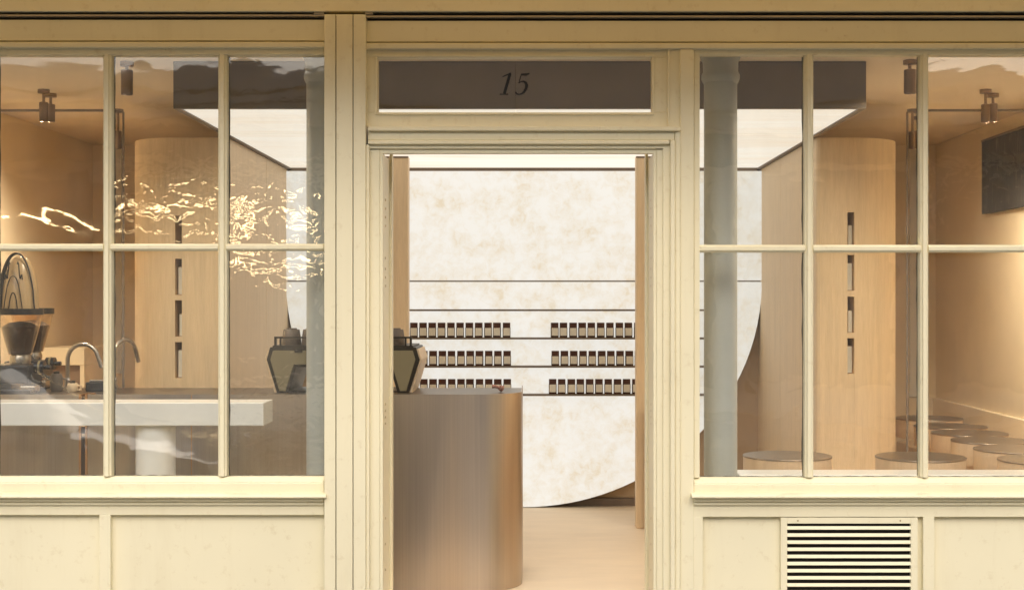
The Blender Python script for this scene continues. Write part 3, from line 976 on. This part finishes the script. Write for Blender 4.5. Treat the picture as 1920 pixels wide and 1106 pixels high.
MB().prism(top, 'z', CH - .05, CH - .015).build('worktop', M['bronzetop'], ct)
ZT = CH - .0148

# portafilter handle lying on the counter end
y = 1.40
o = empty('tamper', (PX(931, y), y, ZT), 'small dark red wooden handled tamper lying on the counter end', 'tamper')
MB().tube([(PX(923, y), y, ZT + .03), (PX(928, y), y, ZT + .032), (PX(937, y), y, ZT + .024)], .011, 10, .7).build('handle', M['skin'], o, smooth=True)
MB().tube([(PX(937.2, y), y, ZT + .024), (PX(941, y), y + .01, ZT + .018)], .014, 12, 1.3).build('head', M['skin'], o, smooth=True)

# ------------------------------------------------------------------ espresso machine seen from behind
ym = YS(2.98)
mx_ = PX(643, ym)
em = empty('espresso_machine', (mx_, ym, ZT), 'olive and gunmetal espresso machine with splayed sides on the counter', 'coffee machine')
S = 2.98e-3
def mp(px, py): return (mx_ + (px - 643) * S, PZ(py, ym))
def mpoly(pts, sg):
    q = [mp(643 + sg * (px - 643), py) for px, py in pts]
    return q if sg > 0 else list(reversed(q))
MD = .46
zf = ZT + .001
for sg in (1, -1):       # sg=1: listed side (photo left wing coordinates)
    wing = [(506, 651), (578, 651), (578, 688), (555, 688), (540, 739), (520, 739), (500, 674)]
    q = mpoly(wing, sg)
    MB().prism(q, 'y', ym, ym + MD).build('side_frame', M['gunmetal'], em, bevel=.003)
    ins = [(512, 657), (574, 657), (574, 683), (551, 683), (536, 733), (524, 733), (507, 674)]
    MB().prism(mpoly(ins, sg), 'y', ym - .006, ym + .01).build('side_panel', M['olive'], em, bevel=.002)
    ck = [(506, 655), (499.5, 674), (519, 737), (514, 737), (495.5, 674), (502, 654)]
    MB().prism(mpoly(ck, sg), 'y', ym + .01, ym + MD - .01).build('cheek', M['drum'], em, bevel=.002)
    # top rail
    rl = MB()
    for a, b, c, d in ((514, 631, 576, 634.5), (511, 648, 576, 651), (514, 634, 518, 649), (524, 634, 527, 649)):
        p = mpoly([(a, b), (c, b), (c, d), (a, d)], sg)
        rl.prism(p, 'y', ym + .0, ym + .02)
    rl.build('tray_rail', M['gunmetal'], em)
    # front foot glow gap
    p = mpoly([(541, 734), (578, 734), (578, 739), (540, 739)], sg)
    MB().prism(p, 'y', ym + .05, ym + MD - .03).build('drip_tray', M['black'], em)
p = [mp(578, 651), mp(708, 651), mp(708, 690), mp(578, 690)]
MB().prism(p, 'y', ym + .004, ym + MD).build('body', M['olive'], em, bevel=.004)
p = [mp(578.5, 690.5), mp(707.5, 690.5), mp(707.5, 738), mp(578.5, 738)]
MB().prism(p, 'y', ym + .2, ym + MD - .03).build('group_housing', M['gunmetal'], em)
MB().prism([mp(512, 648), mp(774, 648), mp(774, 650.5), mp(512, 650.5)], 'y', ym + .021, ym + MD).build('cup_tray', M['gunmetal'], em)
for px in (560, 726):
    MB().prism([mp(px - 9, 652), mp(px + 9, 652), mp(px + 7, 661), mp(px - 7, 661)], 'y', ym - .010, ym - .005).build('badge', M['gunmetal'], em)
zc = PZ(647.6, ym)
lab = {541: 'inverted taupe cup at the window end of the coffee machine tray', 578: 'inverted taupe cup on the coffee machine, next inward from the window end',
       703: 'inverted taupe cup on the coffee machine, hidden end of the doorway pair', 738: 'inverted taupe cup on the coffee machine at its doorway end'}
for px, lb in lab.items():
    x = mx_ + (px - 643) * S
    e = empty('cup', (x, ym + .10, zc), lb, 'cup', 'cups on the coffee machine')
    MB().lathe([(.054, zc), (.055, zc + .010), (.052, zc + .045), (.046, zc + .084), (.044, zc + .088), (.030, zc + .089), (.030, zc + .095), (0, zc + .095)], x, ym + .10, 20).build('bowl', M['cup'], e, smooth=True)
    MB().lathe([(.0535, zc + .042), (.0515, zc + .048)], x, ym + .10, 20).build('band', M['gunmetal'], e, smooth=True)

# ------------------------------------------------------------------ grinders
def grinder(px, s, label, lid=True):
    y = YS(s)
    x = PX(px, y)
    k = s * 1e-3
    e = empty('coffee_grinder', (x, y, ZT), label, 'coffee grinder', 'coffee grinders on the bar')
    z = lambda py: PZ(py, YS(2.95)) if True else 0
    zb_, zn, zr, zt_ = ZT, z(665), z(584), z(476)
    MB().box(x - .125, y - .11, ZT + .06, x + .085, y + .12, z(682)).build('body', M['navy'], e, bevel=.012, seg=3)
    MB().box(x - .135, y - .13, ZT + .0005, x + .10, y + .13, ZT + .03).build('base', M['navy'], e, bevel=.006)
    MB().box(x - .10, y - .09, ZT + .031, x - .02, y + .1, ZT + .06).build('neck', M['navy'], e)
    MB().lathe([(.055, z(681.5)), (.058, z(672)), (.05, zn + .002)], x, y, 24).build('collar', M['steel'], e, smooth=True)
    hp = MB().lathe([(.062, zn), (.082, z(640)), (.105, z(610)), (.118, z(589))], x, y, 32, cap=False)
    hp.build('hopper', M['hopper'], e, smooth=True)
    MB().lathe([(0, zn + .004), (.059, zn + .004), (.078, z(641)), (.098, z(613)), (.06, z(605)), (0, z(602))], x, y, 28).build('beans', M['beans'], e, smooth=True)
    MB().lathe([(.112, zr - .018), (.124, zr - .018), (.124, zr + .016), (.112, zr + .016)], x, y, 32, cap=False).build('rim', M['black'], e, smooth=True)
    prof = []
    H = zt_ - zr - .016
    for i in range(13):
        t = i / 12
        prof.append((.098 * math.sqrt(max(0, 1 - t ** 2.3)), zr + .016 + H * t))
    if lid:
        MB().lathe(prof, x, y, 32, cap=False).build('lid_dome', M['dome'], e, smooth=True)
        hoop = []
        for i in range(25):
            a = -1 + 2 * i / 24
            zz = 1 - abs(a) ** 2.2
            hoop.append((x + .098 * a, y - .055, zr + .016 + H * zz ** .62))
        MB().tube(hoop[12::-1], .006, 8, 2.4).build('lid_hoop', M['black'], e, smooth=True)
        MB().tube(hoop[12:], .006, 8, .7).build('lid_hoop', M['black'], e, smooth=True)
        for sgn, w0, h0 in ((1, .05, .58), (1, .024, .28)):  # black loops drawn for reflection and refraction lines in the clear dome
            q = [(x - .004 + w0 * (-1 + 2 * i / 16), y - .097, zr + .018 + H * h0 * (1 - abs(-1 + 2 * i / 16) ** 2.4)) for i in range(17)]
            MB().tube(q, .0028, 6).build('refraction_line', M['black'], e, smooth=True)
        for sgn in (-1, 1):  # black curls, the same refraction drawn as tubes
            q = [(x + sgn * (.02 + .028 * t), y - .098, zr + .016 + H * (.80 - .32 * t + .1 * math.sin(t * 9))) for t in [i / 8 for i in range(9)]]
            MB().tube(q, .0034, 6).build('refraction_line', M['black'], e, smooth=True)
    kx = x + .085
    kn = MB().tube([(kx, y, z(688)), (kx + .05, y, z(688))], .036, 18)
    kn.build('dial', M['navy'], e, smooth=True)
    MB().tube([(kx + .02, y, z(688)), (kx + .032, y, z(688))], .038, 18).build('dial_ring', M['olive'], e, smooth=True)
    MB().tube([(kx + .05, y, z(688)), (kx + .085, y, z(688))], .012, 12).build('dial_stem', M['navy'], e, smooth=True)
    MB().box(kx - .05, y - .115, ZT + .012, kx + .035, y - .02, ZT + .052).build('spout_block', M['steel'], e, bevel=.01)
    MB().tube([(kx - .01, y - .06, ZT + .115), (kx + .01, y - .07, ZT + .075), (kx + .055, y - .075, ZT + .06)], .012, 10).build('fork', M['black'], e, smooth=True)
    return e
grinder(38, 2.95, 'black coffee grinder with clear domed hopper lid, nearest the window')
grinder(60, 3.12, 'black coffee grinder mostly hidden directly behind the nearer grinder', False)

# ------------------------------------------------------------------ taps and small bar things
def tap(px, s, ang, h, label):
    y = YS(s); x = PX(px, y)
    e = empty('tap', (x, y, ZT), label, 'tap', 'swan neck taps on the bar')
    MB().lathe([(.030, ZT), (.030, ZT + .012), (.018, ZT + .02), (.016, ZT + .07)], x, y, 20).build('base', M['steel'], e, smooth=True)
    d = Vector((math.cos(R(ang)), math.sin(R(ang)), 0))
    r = .088
    pts = [Vector((x, y, ZT + .06)), Vector((x, y, ZT + h - r))]
    for i in range(1, 15):
        t = math.pi * i / 14 * .93
        pts.append(Vector((x, y, ZT + h - r)) + d * (r - r * math.cos(t)) + Vector((0, 0, r * math.sin(t))))
    pts.append(pts[-1] + (pts[-1] - pts[-2]).normalized() * .07)
    MB().tube(pts, .0125, 12).build('swan_neck', M['steel'], e, smooth=True)
    MB().tube([(x, y, ZT + .05), (x + .02, y - .045, ZT + .062)], .007, 8).build('lever', M['steel'], e, smooth=True)
tap(127, 3.08, 0, .262, 'polished steel swan neck tap beside the grinders')
tap(214, 3.10, 62, .285, 'second steel swan neck tap, turned away behind the glazing bar')

def pot(px, s, r, h, m, name, label, cat):
    y = YS(s); x = PX(px, y)
    e = empty(name, (x, y, ZT), label, cat)
    MB().lathe([(r * .85, ZT), (r, ZT + .01), (r, ZT + h * .8), (r * .8, ZT + h)], x, y, 20).build('body', m, e, smooth=True)
    MB().lathe([(r * .5, ZT + h), (r * .55, ZT + h + .012), (0, ZT + h + .016)], x, y, 16).build('lid', M['gunmetal'], e, smooth=True)
    MB().tube([(x + r * .95, y, ZT + h * .75), (x + r * 1.7, y, ZT + h * .65), (x + r * 1.6, y, ZT + h * .25), (x + r * .95, y, ZT + h * .2)], .005, 8).build('handle', m, e, smooth=True)
pot(106, 3.02, .034, .10, M['cup'], 'milk_jug', 'small dark jug between the grinder and the tap', 'jug')
pot(136, 3.0, .030, .05, M['drum'], 'sugar_pot', 'low wooden pot at the foot of the tap', 'pot')
y = YS(3.02)
o = empty('knock_box', (PX(176, y), y, ZT), 'low dark box on the bar under the tap spout', 'box')
MB().box(PX(160, y), y, ZT + .0005, PX(196, y), y + .12, ZT + .05).build('tub', M['black'], o, bevel=.004)
MB().tube([(PX(160, y) + .005, y + .06, ZT + .056), (PX(196, y) - .005, y + .06, ZT + .056)], .007, 8).build('bar', M['steel'], o)
y = YS(3.72)
o = empty('back_cabinet', (PX(120, y), y, 0), 'buff cabinet with dark open front behind the tap', 'cabinet')
x0, x1 = XL + .02, PX(158, y)
MB().box(x0, y, 1.10, x1, y + .45, 1.22).build('top', M['plaster'], o, bevel=.003)
MB().box(x1 - .03, y, .0, x1, y + .45, 1.099).build('side', M['plaster'], o)
MB().box(x0, y + .05, .0, x1 - .031, y + .45, 1.099).build('interior', M['nichewood'], o)

# ------------------------------------------------------------------ white bar ledge in the window
yb0, yb1 = YS(2.6), YS(2.6) + .24
bt = empty('bar_table', (PX(291, yb0), yb0, 0), 'thick white bar ledge on a white round leg inside the coffee bar window', 'bar table')
zt_, zb_ = PZ(755, yb0), PZ(798, yb0)
MB().box(XL + .02, yb0, zb_, PX(494, yb0), yb1, zt_).build('top', M['white'], bt, bevel=.004)
xl = PX(291, (yb0 + yb1) / 2)
MB().lathe([(.097, .001), (.097, zb_ - .001)], xl, (yb0 + yb1) / 2 + .01, 40).build('leg', M['white'], bt, smooth=True)

# ledge inside the table window
o = empty('window_ledge', (1.9, .3, 0), 'pale grey inner ledge along the foot of the table window', 'ledge')
MB().box(PX(1386, .26), .26, .60, FX1 - .02, .46, PZ(880, .46)).build('top', M['white'], o, bevel=.004)
MB().box(PX(1386, .26) + .02, .30, .001, FX1 - .04, .44, .599).build('base', M['plaster'], o)

# ------------------------------------------------------------------ round tables
TH = .72
def make_table():
    e = empty('round_table', (0, 0, 0), 'x', 'table', 'round drum topped tables')
    MB().lathe([(.232, TH - .135), (.235, TH - .13), (.235, TH - .009)], 0, 0, 48).build('drum', M['drum'], e, smooth=True)
    MB().lathe([(.2365, TH - .0085), (.2375, TH - .006), (.2375, TH - .002), (.236, TH)], 0, 0, 48).build('top_disc', M['tabletop'], e, smooth=True)
    MB().lathe([(.15, .001), (.15, .012), (.075, .02), (.075, TH - .136)], 0, 0, 32).build('pedestal', M['drum'], e, smooth=True)
    return e
tp = make_table()
T = [((1476, 853), 'round drum table just behind the iron column, inside the window'),
     ((1726, 855), 'round drum table close behind the window beside the row of tables'),
     ((1741, 783), 'shadowed round table at the far rear end of the row'),
     ((1782, 798), 'round drum table second from the rear end of the row'),
     ((1818, 811), 'round drum table third from the rear end of the row'),
     ((1860, 825), 'round drum table fourth from the rear end of the row'),
     ((1907, 841), 'round drum table fifth from the rear end of the row'),
     ((1958, 861), 'round drum table at the window end of the row, cut by the picture edge')]
for i, ((px, py), lb) in enumerate(T):
    o = tp if i == 0 else copy_tree(tp)
    s = (EYE - TH) / (py - VY)
    o.location = ((px - VX) * s, s * F - CAMD, 0)
    o['label'] = lb

# banquette
bq = empty('banquette', (XR - .2, 3, 0), 'low built-in banquette lining the wall behind the row of round tables', 'bench')
MB().box(XR - .03, .9, .001, XR - .001, YB - .002, PZ(745, YB)).build('backrest', M['plaster'], bq, bevel=.006)
MB().box(PX(1703, YB), YB - .03, .001, XR - .031, YB - .002, PZ(745, YB) - .001).build('backrest', M['plaster'], bq, bevel=.006)
MB().box(XR - .32, .9, .001, XR - .031, YB - .031, .45).build('seat', M['ply'], bq, bevel=.01)

# textile panel on the side wall
o = empty('wall_hanging', (XR, 2.7, 2.4), 'dark streaked wall hanging high on the wall above the row of tables', 'wall hanging')
ya, yb_ = YS(XR / .85 - .0), YS(3.25)
MB().box(XR - .035, YS(3.25), PZ(402, YS(3.73)), XR - .001, YS(3.73), PZ(268, YS(3.73))).build('fabric', M['textile'], o, bevel=.003)
MB().box(XR - .04, YS(3.25), PZ(268, YS(3.73)) + .0005, XR - .001, YS(3.73), PZ(268, YS(3.73)) + .016).build('batten', M['fascia'], o)

# ------------------------------------------------------------------ cylinder ceiling lamps
def lamp(px, s, zc, zl0, zl1, label, power=70, r=.030, aim=(0, 0), cone=165):
    y = YS(s); x = PX(px, y)
    e = empty('ceiling_lamp', (x, y, zc), label, 'ceiling lamp', 'cylinder lamps hanging from the ceiling')
    MB().lathe([(.034, zc - .022), (.034, zc - .0005)], x, y, 24).build('canopy', M['lampmetal'], e, smooth=True)
    MB().lathe([(.0085, zl1), (.0085, zc - .0225)], x, y, 10).build('rod', M['lampmetal'], e, smooth=True)
    MB().lathe([(.0, zl0 + .03), (r - .004, zl0 + .03), (r - .002, zl0), (r, zl0), (r, zl1 - .003), (r - .004, zl1)], x, y, 28).build('shade', M['lampmetal'], e, smooth=True)
    MB().lathe([(0, zl0 + .022), (r - .005, zl0 + .022)], x, y, 20, cap=False).build('lens', M['lens'], e)
    if power:
        ld = bpy.data.lights.new('lamp_beam', 'SPOT')
        ld.energy = power
        ld.color = (1.0, .85, .64)
        ld.spot_size = R(cone)
        ld.spot_blend = 1
        ld.shadow_soft_size = .012
        lo = bpy.data.objects.new('lamp_beam', ld)
        COL.objects.link(lo)
        lo.parent = e
        lo.location = (0, 0, zl0 - .006 - zc)
        lo.rotation_euler = (R(aim[1]), R(aim[0]), 0)
    return e
M['lens'] = emit('lamp_lens', (1, .8, .55, 1), .6)
def lz(py, s): return EYE - (py - VY) * s * 1e-3
LC = CZ
def LOW(s): return s > 3.3
for px, s, a, b, zc, lb in ((1706, 2.72, 176, 131, CZ, 'single cylinder lamp near the glass above the second round table'),
                            (1848, 3.10, 230, 196, CZ, 'nearer of two cylinder lamps before the dark wall hanging'),
                            (1862, 3.16, 229, 195, CZ, 'further of two cylinder lamps before the dark wall hanging'),
                            (1711, 3.42, 279, 247, LC, 'cylinder lamp against the pale upright strip behind the tables, nearer of two'),
                            (1722, 3.55, 276, 246, LC, 'cylinder lamp against the pale upright strip behind the tables, further of two'),
                            (238, 2.74, 178, 132, CZ, 'single cylinder lamp near the glass above the white bar ledge'),
                            (82, 3.10, 228, 192, CZ, 'nearer of two cylinder lamps above the coffee grinders'),
                            (95, 3.16, 229, 196, CZ, 'further of two cylinder lamps above the coffee grinders'),
                            (221, 3.42, 279, 246, LC, 'cylinder lamp above the taps, by the dark portal frame')):
    lamp(px, s, zc, lz(a, s), lz(b, s), lb, (9 if px > 1000 else 16) if LOW(s) else (80 if s < 3 else 88), .030 if s < 3 else .025,
         (0, 0) if LOW(s) else ((-8 if px < 1000 else 8, 0) if s < 3 else (-34 if px > 1000 else 34, 6)), 165 if LOW(s) or s < 3 else 122)
